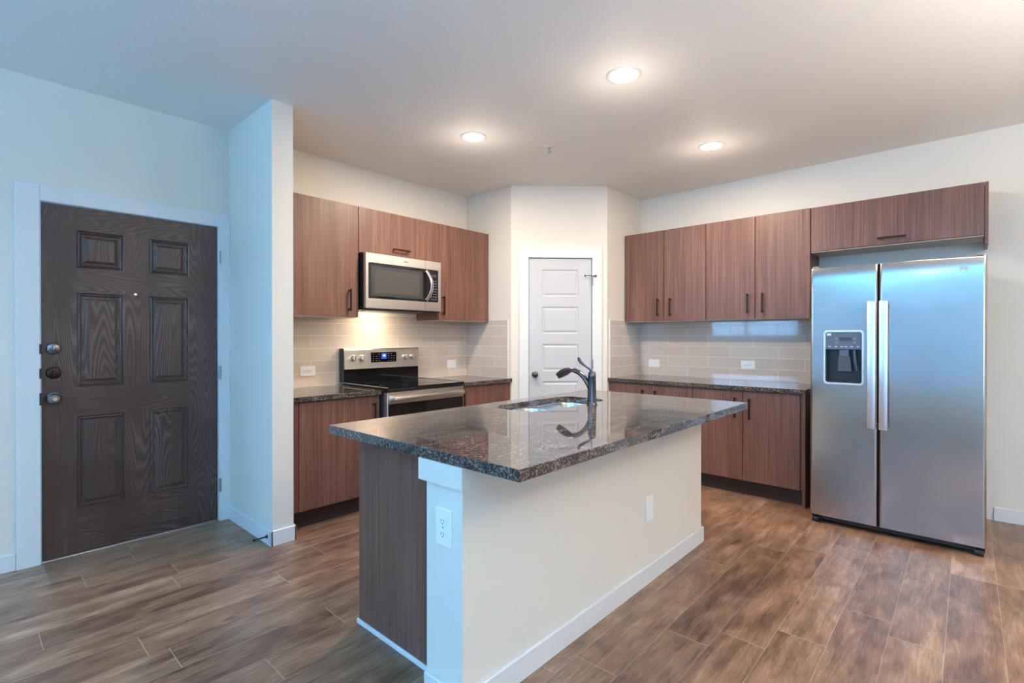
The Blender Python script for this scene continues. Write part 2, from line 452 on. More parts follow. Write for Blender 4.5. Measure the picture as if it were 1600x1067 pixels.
# slab with six raised panels cut by mouldings
cols = [(0.468, 0.691), (0.821, 1.041)]; rows = [(1.685, 1.904), (0.983, 1.538), (0.269, 0.812)]
holes = [rect(a, b, c_, d_) for a, b in cols for c_, d_ in rows]
sl = MB()
yf = YW+0.002
sl.plate(rect(DX0+0.006, DX1-0.006, 0.012, DZ-0.005), holes, lambda u, v, d: Vector((u, yf+d, v)), 0.04)
for a, b in cols:
    for z0, z1 in rows:
        def L(i, dep): return [Vector((x, yf+dep, z)) for x, z in rect(a+i, b-i, z0+i, z1-i)]
        sl.loft([L(0, 0), L(0.006, 0.007), L(0.014, 0.0035), L(0.022, 0.012), L(0.030, 0.012), L(0.046, 0.003), L(0.048, 0.003)])
sl.build('door_slab', 'brown_door', d1)
MB().box(DX0+0.003, DX1-0.003, YW-0.012, YW+0.11, 0.0, 0.011, bev=0.003).build('threshold', 'hinge_metal', d1)
for z in (1.831, 1.032, 0.252):
    hg = MB(); hg.box(DX1-0.003, DX1+0.014, YW-0.021, YW-0.017, z-0.045, z+0.045); hg.cyl((DX1, YW-0.022, z-0.047), (0, 0, 1), 0.006, 0.094, 12)
    hg.build('hinge', 'hinge_metal', d1, smooth=True)
HX = 0.366
for z, nm, mt in ((1.211, 'deadbolt', 'aged_metal'), (1.073, 'deadbolt', 'bronze')):
    q = MB().lathe([(0.034, 0), (0.034, 0.004), (0.030, 0.010), (0.026, 0.012), (0.0, 0.013)], (HX, yf, z), (0, -1, 0), 36, caps=False)
    db = q.build(nm, mt, d1, smooth=True)
    q = MB().box(HX-0.006, HX+0.006, yf-0.034, yf-0.012, z-0.017, z+0.017, bev=0.004)
    q.build('thumb_turn', mt, db, smooth=True)
    sp = MB().box(DX0-0.004, DX0+0.007, YW-0.0205, YW-0.004, z-0.028, z+0.028); sp.build('strike_plate', 'black_matte', d1)
q = MB().lathe([(0.034, 0), (0.034, 0.005), (0.027, 0.012), (0.013, 0.016), (0.013, 0.030), (0.024, 0.036), (0.030, 0.046), (0.029, 0.058), (0.022, 0.066), (0.0, 0.068)], (HX, yf, 0.929), (0, -1, 0), 36, caps=False)
kn = q.build('door_knob', 'aged_metal', d1, smooth=True)
MB().lathe([(0.011, 0.067), (0.010, 0.071), (0, 0.0715)], (HX, yf, 0.929), (0, -1, 0), 20).build('lock_button', 'hinge_metal', kn, smooth=True)
MB().box(DX0-0.004, DX0+0.007, YW-0.0205, YW-0.004, 0.895, 0.963).build('strike_plate', 'black_matte', d1)
q = MB().lathe([(0.009, 0), (0.009, 0.003), (0.005, 0.004), (0, 0.0035)], (0.748, yf, 1.544), (0, -1, 0), 16); q.build('peephole', 'chrome', d1, smooth=True)

# door stop on the wing wall's baseboard
q = MB().lathe([(0.012, 0), (0.012, 0.004), (0.005, 0.007), (0.004, 0.070), (0.0075, 0.071), (0.0075, 0.082), (0.005, 0.085)], (1.288-BT, 3.190, 0.052), (-1, 0, 0), 16)
tag(q.build('door_stop', 'bronze', smooth=True, org=(1.28, 3.19, 0.05)), 'small dark door stop sticking out of the white baseboard', 'door stop')

# ------------------------------------------------------------------ pantry door
d2 = bpy.data.objects.new('door_2', None); COL.objects.link(d2); d2.location = dg(0.47, 0, 0); d2['_o'] = tuple(d2.location)
struct(d2, 'white five-panel pantry door in a white frame')
c = MB()
dprism(c, 0.076, Q0, 0, 0.018, 0, 2.138); dprism(c, Q0, Q1, 0, 0.018, QZ, 2.138); dprism(c, Q1, 0.872, 0, 0.018, 0, 2.138)
c.build('door_casing', 'trim_white', d2, bevel=0.002)
fnd = lambda u, v, d: dg(u, -0.004-d, v)
prow = [(1.927-0.3578*i-0.257, 1.927-0.3578*i) for i in range(5)]
sl = MB()
sl.plate(rect(Q0+0.004, Q1-0.004, 0.012, QZ-0.004), [rect(0.298, 0.648, a, b) for a, b in prow], fnd, 0.035)
for a, b in prow:
    def L(i, dep): return [fnd(x, z, dep) for x, z in rect(0.298+i, 0.648-i, a+i, b-i)]
    sl.loft([L(0, 0), L(0.005, 0.006), L(0.014, 0.008), L(0.030, 0.002), L(0.032, 0.002)])
sl.build('door_slab', 'door_white', d2)
q = MB().lathe([(0.032, 0), (0.032, 0.005), (0.025, 0.010), (0.011, 0.014), (0.011, 0.030), (0.024, 0.036), (0.028, 0.048), (0.024, 0.060), (0.012, 0.065), (0.0, 0.066)], dg(0.229, -0.004, 0.921), (-S2, -S2, 0), 32, caps=False)
q.build('door_knob', 'dark_bronze', d2, smooth=True)
for z in (1.82, 1.02, 0.24):
    q = MB().cyl(dg(Q1+0.001, 0.022, z-0.045), (0, 0, 1), 0.006, 0.09, 12); q.build('hinge', 'hinge_metal', d2, smooth=True)
q = MB(); q.tube([dg(0.715, 0.03, 1.866), dg(0.745, 0.045, 1.868), dg(0.781, 0.026, 1.866), dg(0.805, 0.032, 1.866)], [0.0035]*4, 10)
q.cyl(dg(0.712, 0.03, 1.866), (dg(-1, 0, 0)-dg(0, 0, 0)), 0.009, 0.012, 14); q.cyl(dg(0.803, 0.03, 1.866), (dg(1, 0, 0)-dg(0, 0, 0)), 0.009, 0.012, 14)
q.build('hinge_pin_stop', 'black_matte', d2, smooth=True)

# ------------------------------------------------------------------ backsplash tiles
TT = 0.008
def splash(name, mat, box, lab):
    return struct(MB().box(*box).build(name, mat), lab)
splash('trim_1', 'tile_back', (1.420, PA[0]-TT, YW-TT, YW, CT+0.001, UB+0.03), 'beige tile backsplash behind the stove')
splash('trim_2', 'tile_side_left', (PA[0]-TT, PA[0], PA[1]+0.045, YW, CT+0.001, UB+0.008), 'beige tile backsplash on the side wall left of the pantry')
splash('trim_3', 'tile_right', (XR-TT, XR, 0.90, PB[1], CT+0.001, UB+0.008), 'beige tile backsplash on the right wall')
splash('trim_4', 'tile_side_right', (PB[0]+0.045, XR-TT, PB[1]-TT, PB[1], CT+0.001, UB+0.008), 'beige tile backsplash right of the pantry')
for n_, b in (('trim_5', [(PA[0]-TT-0.001, PA[0], PA[1]+0.036, PA[1]+0.045, CT+0.001, UB+0.017), (PA[0]-TT-0.001, PA[0], PA[1]+0.045, 3.53, UB+0.008, UB+0.017)]),
              ('trim_6', [(PB[0]+0.036, PB[0]+0.045, PB[1]-TT-0.001, PB[1], CT+0.001, UB+0.017), (PB[0]+0.045, 4.53, PB[1]-TT-0.001, PB[1], UB+0.008, UB+0.017)])):
    m = MB()
    for x in b: m.box(*x)
    struct(m.build(n_, 'trim_white'), 'thin white edge strip of the backsplash')

# ------------------------------------------------------------------ cabinets
def mapper(side, front):
    # local (u, d, z): u along the run, d depth from the door face into the wall
    if side == 'back': return lambda u0, u1, d0, d1, z0, z1: (u0, u1, front+d0, front+d1, z0, z1)
    return lambda u0, u1, d0, d1, z0, z1: (front+d0, front+d1, u0, u1, z0, z1)
def handle(parent, mp, u, z, vertical=True, L=0.168):
    m = MB(); r = 0.006; s = 0.032
    if vertical:
        m.box(*mp(u-r, u+r, -s-0.004, -s+0.006, z, z+L), bev=0.0012, seg=1)
        for zz in (z+0.008, z+L-0.018): m.box(*mp(u-r, u+r, -s+0.006, 0.0, zz, zz+0.010))
    else:
        m.box(*mp(u, u+L, -s-0.004, -s+0.006, z-r, z+r), bev=0.0012, seg=1)
        for uu in (u+0.008, u+L-0.018): m.box(*mp(uu, uu+0.010, -s+0.006, 0.0, z-r, z+r))
    return m.build('handle', 'bronze', parent, label='dark bronze bar handle')
def cabinet(label, side, front, u0, u1, z0, z1, depth, doors, group=None, toe=False, fillers=(), panels=(), inset=(0.0, 0.0)):
    mp = mapper(side, front)
    b = mp((u0+u1)/2, (u0+u1)/2, 0, depth, z0, z0)
    t = thing('base_cabinet' if toe else 'wall_cabinet', label, 'cabinet', ((b[0]+b[1])/2, (b[2]+b[3])/2, 0 if toe else z0), group)
    DT = 0.018
    zb = z0
    m = MB(); m.box(*mp(u0+0.0015, u1-0.0015, DT+0.002, depth, zb, z1))
    m.build('body', 'walnut', t)
    if toe:
        MB().box(*mp(u0+0.0015, u1-0.0015, 0.07, depth, 0, zb)).build('toe_kick', 'toe', t)
    else:
        MB().box(*mp(u0+0.004, u1-0.004, 0.006, depth-0.002, zb-0.004, zb)).build('bottom_panel', 'melamine', t, label='pale underside panel')
    for (a, c_, d0, d1, hs) in doors:
        dm = MB().box(*mp(a+0.0026, c_-0.0026, 0, DT, d0, d1), bev=0.0012, seg=1).build('door', 'walnut', t)
        if hs: handle(dm, mp, hs[0], hs[1], hs[2])
    for a, c_ in fillers:
        MB().box(*mp(a, c_-0.001, 0.003, DT+0.002, zb, z1)).build('filler', 'walnut', t)
    for a, c_, pz0, pz1 in panels:
        MB().box(*mp(a, c_, 0.0, depth, pz0, pz1)).build('side_panel', 'walnut', t)
    return t
FU = 3.533; DU = YW-FU-0.0005
G1 = 'walnut cabinets'
cabinet('tall walnut wall cabinet left of the microwave, beside the narrow wall end', 'back', FU, 1.4205, 2.106, UB, UT, DU,
        [(1.50, 2.106, UB, UT, (2.024, 1.480, True))], fillers=[(1.4205, 1.50)])
cabinet('short walnut wall cabinet directly above the microwave with a horizontal handle', 'back', FU, 2.106, 2.910, 1.945, UT, DU,
        [(2.106, 2.910, 1.945, UT, (2.415, 2.003, False))])
cabinet('walnut wall cabinet right of the microwave, against the pantry wall', 'back', FU, 2.910, PA[0]-TT-0.001, UB, UT, DU-0.0,
        [(2.910, PA[0]-TT-0.002, UB, UT, (2.952, 1.482, True))])
FR = 4.531; DR = XR-FR-0.0005
cabinet('two-door walnut wall cabinet right of the pantry door', 'right', FR, 1.755, PB[1]-TT-0.002, UB, UT, DR,
        [(2.158, 2.553, UB, UT, (2.213, 1.480, True)), (1.755, 2.158, UB, UT, (2.088, 1.480, True))], fillers=[(2.554, PB[1]-TT-0.002)])
cabinet('two-door walnut wall cabinet over the tiles, next to the refrigerator', 'right', FR, 0.930, 1.755, UB, UT, DR,
        [(1.339, 1.755, UB, UT, (1.396, 1.482, True)), (0.930, 1.339, UB, UT, (1.278, 1.482, True))])
cabinet('wide short walnut wall cabinet above the refrigerator', 'right', FR, -0.076, 0.930, 1.948, UT-0.003, DR,
        [(-0.076, 0.928, 1.952, UT-0.003, (0.330, 1.998, False))], panels=[(-0.094, -0.0765, 1.893, UT-0.003)])
BZ0, BZ1, BBOT = 0.128, 0.846, CB-0.001
FB = 3.246; DB = YW-FB-0.0005
cabinet('walnut base cabinet left of the stove, beside the narrow wall end', 'back', FB, 1.4345, 2.112, BZ0, BBOT, DB,
        [(1.497, 2.110, BZ0, BZ1, (2.055, 0.630, True))], toe=True, fillers=[(1.4345, 1.497)])
cabinet('walnut base cabinet right of the stove, in front of the pantry side wall', 'back', FB, 2.886, PA[0]-0.001, BZ0, BBOT, DB,
        [(2.886, 3.470, BZ0, BZ1, (2.935, 0.630, True))], toe=True, fillers=[(3.471, PA[0]-0.001)])
FBR = 4.238; DBR = XR-FBR-0.0005
cabinet('two-door walnut base cabinet beside the pantry, mostly hidden by the island', 'right', FBR, 1.755, PB[1]-0.001, BZ0, BBOT, DBR,
        [(2.160, 2.560, BZ0, BZ1, (2.215, 0.630, True)), (1.755, 2.160, BZ0, BZ1, (2.092, 0.630, True))], toe=True, fillers=[(2.561, PB[1]-0.001)])
cabinet('two-door walnut base cabinet standing next to the refrigerator', 'right', FBR, 0.921, 1.755, BZ0, BBOT, DBR,
        [(1.345, 1.755, BZ0, BZ1, (1.400, 0.625, True)), (0.933, 1.345, BZ0, BZ1, (1.288, 0.625, True))], toe=True, panels=[(0.900, 0.9195, 0.0, BBOT)])

# ------------------------------------------------------------------ worktops
def worktop(box, label):
    o = MB().box(*box, bev=0.003, seg=2).build('countertop', 'granite', org=(box[0], box[2], CB))
    return tag(o, label, 'countertop')
worktop((1.4205, 2.114, 3.222, YW-0.001, CB, CT), 'dark speckled granite countertop left of the stove')
worktop((2.884, PA[0]-0.0005, 3.222, YW-0.001, CB, CT), 'dark speckled granite countertop right of the stove')
worktop((4.216, XR-0.001, 0.893, PB[1]-0.0005, CB, CT), 'long dark granite countertop under the right wall cabinets')

# ------------------------------------------------------------------ island
IX0, IX1, IY0, IY1 = 1.108, 3.176, 0.977, 2.110
SX0, SX1, SY0, SY1 = 2.00, 2.73, 1.665, 1.995
KX0, KX1, KY0, KY1 = 1.118, 3.118, 1.236, 1.424
IB, TI = CB-0.003, 0.039
outer = rrect(IX0, IX1, IY0, IY1, 0.006, 2)
m = MB().plate(outer, [rrect(SX0, SX1, SY0, SY1, 0.09, 8)], lambda u, v, d: Vector((u, v, CB-0.004+d)), CT-CB+0.004)
tag(m.build('island_countertop', 'granite', org=(IX0, IY0, CB), bevel=0.002), 'large dark speckled granite slab on the island with the sink cut out', 'countertop')
IZ = CB-0.0045
struct(MB().box(KX0, KX1, KY0, KY1, 0, IZ).build('wall_island', 'wall_paint'), 'painted half wall carrying the island worktop')
m = MB(); m.box(KX0-0.014, KX1+0.012, KY0-0.012, KY0, 0.772, IZ); m.box(KX0-0.014, KX0, KY0, KY1+0.03, 0.772, IZ); m.box(KX1, KX1+0.012, KY0, KY1, 0.772, IZ)
struct(m.build('trim_7', 'wall_paint'), 'painted band around the top of the island half wall')
base('baseboard_island', [(KX0-BT, KX1+BT, KY0-BT, KY0, 0, BH), (KX0-BT, KX0, KY0, KY1+0.002, 0, BH), (KX1, KX1+BT, KY0, KY1, 0, BH)])
t = thing('island_cabinet', 'walnut sink cabinet with plain end panel under the island worktop', 'cabinet', ((1.205+KX1)/2, 1.72, 0))
m = MB()
y1 = 2.018
m.box(1.222, KX1, KY1+0.001, KY1+0.019, 0.1, 0.838); m.box(1.222, KX1, 1.992, 2.001, 0.1, 0.838); m.box(1.222, KX1, KY1+0.019, 1.992, 0.1, 0.118); m.box(KX1-0.018, KX1, KY1+0.019, 1.992, 0.118, 0.838)
m.build('body', 'walnut', t)
MB().box(1.205, 1.221, KY1+0.001, y1, 0.0, IZ).build('end_panel', 'walnut', t)
MB().box(1.222, KX1, KY1+0.02, 1.95, 0.0, 0.1).build('toe_kick', 'toe', t)
MB().box(1.195, 1.2049, KY1+0.001, y1+0.006, 0.0, 0.020, bev=0.002, seg=1).build('shoe_moulding', 'trim_white', t, label='thin white strip along the floor')
nd = 4
for k in range(nd):
    a = 1.222+(KX1-1.222)*k/nd; b = 1.222+(KX1-1.222)*(k+1)/nd
    MB().box(a+0.002, b-0.002, 2.0015, 2.0175, 0.13, 0.838, bev=0.001, seg=1).build('door', 'walnut', t)

# sink: two undermount bowls
t = thing('sink', 'stainless steel double-bowl sink set into the island worktop', 'sink', ((SX0+SX1)/2, (SY0+SY1)/2, 0.66))
XM = (SX0+SX1)/2
def lp(x0, x1, y0, y1, r, z): return [Vector((x, y, z)) for x, y in rrect(x0, x1, y0, y1, r, 8)]
zt = CB-0.006
b1 = (SX0+0.004, XM-0.012, SY0+0.004, SY1-0.004); b2 = (XM+0.012, SX1-0.004, SY0+0.004, SY1-0.004)
MB().plate(rrect(SX0-0.015, SX1+0.015, SY0-0.015, SY1+0.005, 0.09, 8), [rrect(*b1, 0.075, 8), rrect(*b2, 0.075, 8)], lambda u, v, d: Vector((u, v, zt-0.003+d)), 0.002).build('rim', 'sink_steel', t, smooth=True)
for bx in (b1, b2):
    x0, x1, y0_, y1_ = bx
    q = MB().loft([lp(x0, x1, y0_, y1_, 0.075, zt-0.002), lp(x0+0.003, x1-0.003, y0_+0.003, y1_-0.003, 0.072, zt-0.012), lp(x0+0.008, x1-0.008, y0_+0.008, y1_-0.008, 0.07, 0.70),
                   lp(x0+0.02, x1-0.02, y0_+0.02, y1_-0.02, 0.06, 0.682), lp(x0+0.05, x1-0.05, y0_+0.05, y1_-0.05, 0.05, 0.677)])
    bo = q.build('bowl', 'sink_steel', t, smooth=True)
    cx, cy = (x0+x1)/2, (y0_+y1_)/2
    MB().lathe([(0.045, 0.0), (0.045, 0.003), (0.036, 0.004), (0.030, 0.001), (0.0, 0.001)], (cx, cy, 0.6775), (0, 0, 1), 28).build('drain', 'chrome', bo, smooth=True)

# faucet
FX, FY = 2.462, 1.612
t = thing('kitchen_faucet', 'dark bronze pull-out kitchen faucet standing behind the island sink', 'faucet', (FX, FY, CT))
MB().lathe([(0.0, 0), (0.031, 0), (0.031, 0.004), (0.027, 0.010), (0.0255, 0.02), (0.0235, 0.10), (0.0225, 0.160), (0.0235, 0.164), (0.0235, 0.170), (0.0215, 0.174), (0.0205, 0.184), (0.017, 0.192), (0.0, 0.195)],
           (FX, FY, CT), (0, 0, 1), 36, caps=False).build('body', 'dark_bronze', t, smooth=True)
sp = [(0.0, 0.055), (0.012, 0.095), (0.030, 0.128), (0.055, 0.158), (0.088, 0.182), (0.125, 0.195), (0.160, 0.197), (0.195, 0.190), (0.226, 0.176), (0.250, 0.160)]
rr = [0.014, 0.0155, 0.0155, 0.0155, 0.015, 0.0145, 0.0145, 0.0150, 0.0145, 0.011]
s_ = MB().tube([(FX, FY+a, CT+b) for a, b in sp], rr, 20, flat=(1, 0, 0)).build('spout', 'dark_bronze', t, smooth=True)
MB().tube([(FX, FY+a, CT+b) for a, b in [(0.150, 0.188), (0.175, 0.177), (0.205, 0.166), (0.238, 0.150)]], [0.008, 0.0125, 0.0150, 0.012], 18, flat=(1, 0, 0)).build('spray_head', 'black_matte', t, smooth=True)
MB().tube([(FX, FY+a, CT+b) for a, b in [(0.0, 0.190), (0.010, 0.203), (0.030, 0.216), (0.055, 0.230), (0.078, 0.245), (0.092, 0.262), (0.094, 0.272)]],
          [(0.009, 0.008), (0.0075, 0.006), (0.007, 0.005), (0.008, 0.0055), (0.010, 0.006), (0.0105, 0.006), (0.006, 0.004)], 16, flat=(1, 0, 0)).build('lever', 'dark_bronze', t, smooth=True)

# ------------------------------------------------------------------ outlets
def outlet(side, plane, u, v, wd, ht, label, kind, name='wall_outlet', cat='outlet'):
    # side 'back': face toward -Y; 'right': toward -X
    if side == 'back': f = lambda a, b, c_: Vector((u+a, plane-c_, v+b))
    else: f = lambda a, b, c_: Vector((plane-c_, u+a, v+b))
    def bx(m, a0, a1, b0, b1, c0, c1, bev=0.0):
        p, q = f(a0, b0, c0), f(a1, b1, c1); return m.box(p.x, q.x, p.y, q.y, p.z, q.z, bev)
    t = thing(name, label, cat, f(0, 0, 0))
    bx(MB(), -wd/2, wd/2, -ht/2, ht/2, 0.0002, 0.006, 0.002).build('cover_plate', 'plastic_white', t)
    hz = wd > ht
    if kind == 'duplex':
        for s in (-1, 1):
            cx, cy = (0.022*s, 0) if hz else (0, 0.022*s)
            m = MB(); bx(m, cx-0.0165, cx+0.0165, cy-0.0145, cy+0.0145, 0.006, 0.0085, 0.004)
            r = m.build('receptacle', 'plastic_white', t)
            m = MB()
            if hz:
                bx(m, cx-0.004, cx+0.005, cy-0.0075, cy-0.0055, 0.0084, 0.009); bx(m, cx-0.003, cx+0.004, cy+0.0055, cy+0.0075, 0.0084, 0.009); bx(m, cx-0.0115, cx-0.0075, cy-0.002, cy+0.002, 0.0084, 0.009)
            else:
                bx(m, cx-0.0075, cx-0.0055, cy-0.002, cy+0.007, 0.0084, 0.009); bx(m, cx+0.0055, cx+0.0075, cy-0.001, cy+0.006, 0.0084, 0.009); bx(m, cx-0.002, cx+0.002, cy-0.0095, cy-0.0055, 0.0084, 0.009)
            m.build('slots', 'black_matte', r)
        m = MB(); bx(m, -0.003, 0.003, -0.003, 0.003, 0.006, 0.0075, 0.001); m.build('screw', 'mark_grey', t)
    else:
        a, b = (0.033, 0.0165) if hz else (0.0165, 0.033)
        m = MB(); bx(m, -a, a, -b, b, 0.006, 0.0075, 0.001); m.build('rocker', 'plastic_white', t)
    return t
outlet('back', YW-TT, 1.852, 1.012, 0.122, 0.078, 'white sideways duplex outlet on the tiles left of the stove', 'duplex')
outlet('back', YW-TT, 3.336, 1.010, 0.118, 0.080, 'white cover plate on the tiles right of the stove', 'switch', 'wall_switch', 'switch')
outlet('right', XR-TT, 2.414, 1.010, 0.120, 0.078, 'white cover plate on the right tiles nearest the pantry', 'switch', 'wall_switch', 'switch')
outlet('right', XR-TT, 1.492, 1.024, 0.120, 0.076, 'white sideways duplex outlet on the right tiles nearest the refrigerator', 'duplex')
outlet('right', KX0, 1.328, 0.626, 0.080, 0.128, 'white upright duplex outlet on the end of the island', 'duplex')
outlet('back', KY0, 2.425, 0.385, 0.080, 0.128, 'white blank plate low on the long side of the island', 'switch', 'wall_plate', 'cover plate')

# ------------------------------------------------------------------ stove
t = thing('stove', 'freestanding stainless electric range with black glass top between base cabinets', 'stove', (2.499, 3.50, 0))
X0, X1 = 2.119, 2.879; YS = 3.165
MB().box(X0+0.002, X1-0.002, YS+0.05, 3.85, 0.04, 0.885).build('body', 'dark_grey', t)
m = MB().box(X0, X1, YS-0.006, 3.80, 0.886, 0.902, bev=0.004); ck = m.build('cooktop', 'black_gloss', t, label='black glass cooktop')
for cx, cy, r in ((2.31, 3.36, 0.105), (2.69, 3.36, 0.085), (2.31, 3.63, 0.075), (2.69, 3.63, 0.095)):
    m = MB().lathe([(r, 0), (r, 0.0006), (r-0.003, 0.0006), (r-0.003, 0)], (cx, cy, 0.9018), (0, 0, 1), 48, caps=False); m.build('burner_ring', 'dark_grey', ck)
for xa in (X0, X1-0.008): MB().box(xa, xa+0.008, YS-0.004, 3.80, 0.9021, 0.906).build('side_trim', 'steel', ck)
MB().box(X0+0.003, X1-0.003, YS+0.004, YS+0.05, 0.868, 0.8855).build('vent_strip', 'black_matte', t)
dr = MB().box(X0+0.003, X1-0.003, YS, YS+0.048, 0.20, 0.866, bev=0.003, seg=1).build('oven_door', 'steel', t)
MB().box(X0+0.012, X1-0.012, YS-0.003, YS, 0.23, 0.782).build('oven_glass', 'smoked_glass', dr, label='black glass window')
m = MB().box(X0+0.035, X1-0.035, YS-0.052, YS-0.036, 0.802, 0.838, bev=0.006)
for xx in (X0+0.040, X1-0.065): m.box(xx, xx+0.025, YS-0.038, YS, 0.806, 0.834, bev=0.003)
m.build('handle', 'steel', dr, smooth=True)
MB().box(X0+0.003, X1-0.003, YS+0.002, YS+0.048, 0.045, 0.193, bev=0.003, seg=1).build('storage_drawer', 'steel', t)
# backguard
def yz_prism(m, x0, x1, pts):
    a = [Vector((x0, y, z)) for y, z in pts]; b = [Vector((x1, y, z)) for y, z in pts]
    return m.loft([a, b], cap_last=True, cap_first=True)
BGY = 3.772
bg_ = yz_prism(MB(), X0+0.006, X1-0.006, [(BGY+0.004, 1.013), (BGY+0.016, 1.170), (BGY+0.026, 1.181), (3.852, 1.181), (3.852, 1.013)]).build('control_panel', 'steel', t)
for xa in (X0, X1-0.0058): MB().box(xa, xa+0.0058, BGY+0.02, 3.852, 0.9065, 1.184).build('end_cap', 'dark_grey', t)
MB().box(X0+0.006, X1-0.006, BGY+0.020, 3.852, 0.9025, 1.0125).build('backguard', 'black_gloss', t)
sl_ = lambda z: BGY+0.004+(z-1.013)*0.012/0.157
m = MB(); m.box(2.372, 2.628, sl_(1.1)-0.003, sl_(1.1)+0.008, 1.062, 1.148); pnl = m.build('display_panel', 'black_gloss', bg_)
m = MB(); m.box(2.475, 2.525, sl_(1.1)-0.004, sl_(1.1)-0.0031, 1.090, 1.138); m.build('display', 'blue_display', bg_)
m = MB()
for i in range(4):
    for x in (2.395, 2.425, 2.453, 2.547, 2.575, 2.603):
        if i == 0 or random.random() < 0.75: MB().box(x-0.006, x+0.006, sl_(1.1)-0.0038, sl_(1.1)-0.0031, 1.074+i*0.019, 1.077+i*0.019).build('button', 'mark_grey', bg_)
def text_mesh(s, size, mat, name, parent, M, extrude=0.0004):
    cu = bpy.data.curves.new(name, 'FONT'); cu.body = s; cu.size = size; cu.extrude = extrude; cu.align_x = 'CENTER'; cu.align_y = 'CENTER'
    tmp = bpy.data.objects.new(name, cu); COL.objects.link(tmp)
    dg_ = bpy.context.evaluated_depsgraph_get(); me = bpy.data.meshes.new_from_object(tmp.evaluated_get(dg_))
    bpy.data.objects.remove(tmp)
    bm = bmesh.new(); bm.from_mesh(me); bmesh.ops.transform(bm, matrix=M, verts=bm.verts)
    mb = MB(); mb.bm.free(); mb.bm = bm
    return mb.build(name, mat, parent)
FACE_BACK = lambda p: Matrix.Translation(p) @ Matrix.Rotation(PI/2, 4, 'X')                       # readable from -Y
FACE_RIGHT = lambda p: Matrix.Translation(p) @ Matrix.Rotation(-PI/2, 4, 'Z') @ Matrix.Rotation(PI/2, 4, 'X')  # readable from -X
text_mesh('48', 0.026, 'digits', 'digits', bg_, FACE_BACK(Vector((2.500, sl_(1.1)-0.0045, 1.118))))
for x in (2.205, 2.285, 2.725, 2.800):
    z = 1.103
    k = MB().lathe([(0.027, 0), (0.027, 0.006), (0.024, 0.010), (0.022, 0.026), (0.019, 0.030), (0, 0.031)], (x, sl_(z), z), (0, -1, 0.076), 32, caps=False)
    kb = k.build('knob', 'steel', bg_, smooth=True)
    MB().box(x-0.004, x+0.004, sl_(z)-0.036, sl_(z)-0.028, z-0.021, z+0.021, bev=0.002).build('grip', 'chrome', kb)

# ------------------------------------------------------------------ microwave
t = thing('microwave', 'stainless over-the-range microwave mounted under the short walnut cabinet', 'microwave', (2.499, 3.66, 1.50))
MX0, MX1, MY, MZ0, MZ1 = 2.124, 2.874, 3.458, 1.505, 1.936
MB().box(MX0-0.004, MX1+0.004, MY+0.040, YW-0.009, MZ0+0.012, MZ1+0.006).build('body', 'black_matte', t)
fr = MB()
fr.plate(rect(MX0, MX1, MZ0, MZ1), [rrect(2.147, 2.846, 1.582, 1.862, 0.012, 4)], lambda u, v, d: Vector((u, MY+d, v)), 0.035)
fr = fr.build('front_frame', 'steel', t, bevel=0.002)
MB().box(2.146, 2.847, MY+0.004, MY+0.034, 1.581, 1.863).build('door_glass', 'smoked_glass', t, label='dark glass door and keypad face')
inn = MB()
inn.plate(rrect(2.175, 2.675, 1.603, 1.838, 0.012, 4), [rrect(2.205, 2.645, 1.625, 1.815, 0.010, 4)], lambda u, v, d: Vector((u, MY+0.0034+d, v)), 0.0005)
inn.build('window_border', 'dark_grey', t)
MB().box(2.206, 2.644, MY+0.0035, MY+0.0039, 1.626, 1.814).build('window_screen', 'oven_interior', t)
MB().box(2.699, 2.7005, MY-0.0005, MY+0.0, MZ0, MZ1).build('door_gap', 'black_hole', fr)
pts = []; rad = []
for i in range(13):
    a = -1+2*i/12; pts.append((2.703+0.038*(1-a*a), MY-0.012-0.030*(1-a*a), 1.722+0.128*a)); rad.append((0.006, 0.015))
m = MB().tube(pts, rad, 14, flat=(1, 0, 0)); 
for zz in (1.600, 1.834): m.box(2.692, 2.716, MY-0.010, MY+0.006, zz, zz+0.012, bev=0.002)
m.build('handle', 'chrome', t, smooth=True)
m = MB()
for i in range(8):
    for j in range(3):
        m.box(2.765+j*0.024, 2.777+j*0.024, MY+0.0030, MY+0.0041, 1.604+i*0.023, 1.6085+i*0.023)
m.build('keypad', 'mark_grey', t)
MB().box(2.768, 2.822, MY+0.003, MY+0.0041, 1.800, 1.824).build('display', 'dark_grey', t)
el = [(2.500+0.026*math.cos(a)*1.0, 1.900+0.006*math.sin(a)) for a in [2*PI*i/24 for i in range(24)]]
MB().plate(el, [], lambda u, v, d: Vector((u, MY-0.0008+d, v)), 0.0008).build('badge', 'mark_grey', t)
m = MB(); m.box(MX0, MX1, MY+0.02, YW-0.02, 1.494, 1.514, bev=0.004); m.box(MX0+0.02, MX1-0.02, MY+0.03, MY+0.10, 1.488, 1.494)
m.build('vent_grille', 'dark_grey', t)
MB().box(2.36, 2.46, 3.56, 3.60, 1.4915, 1.4935).build('task_light', 'hood_lamp', t)
area('microwave_task_lamp', (2.41, 3.64, 1.485), 0.10, 1.6, (1.0, 0.84, 0.62), (0.45, 0, 0), 0.04)

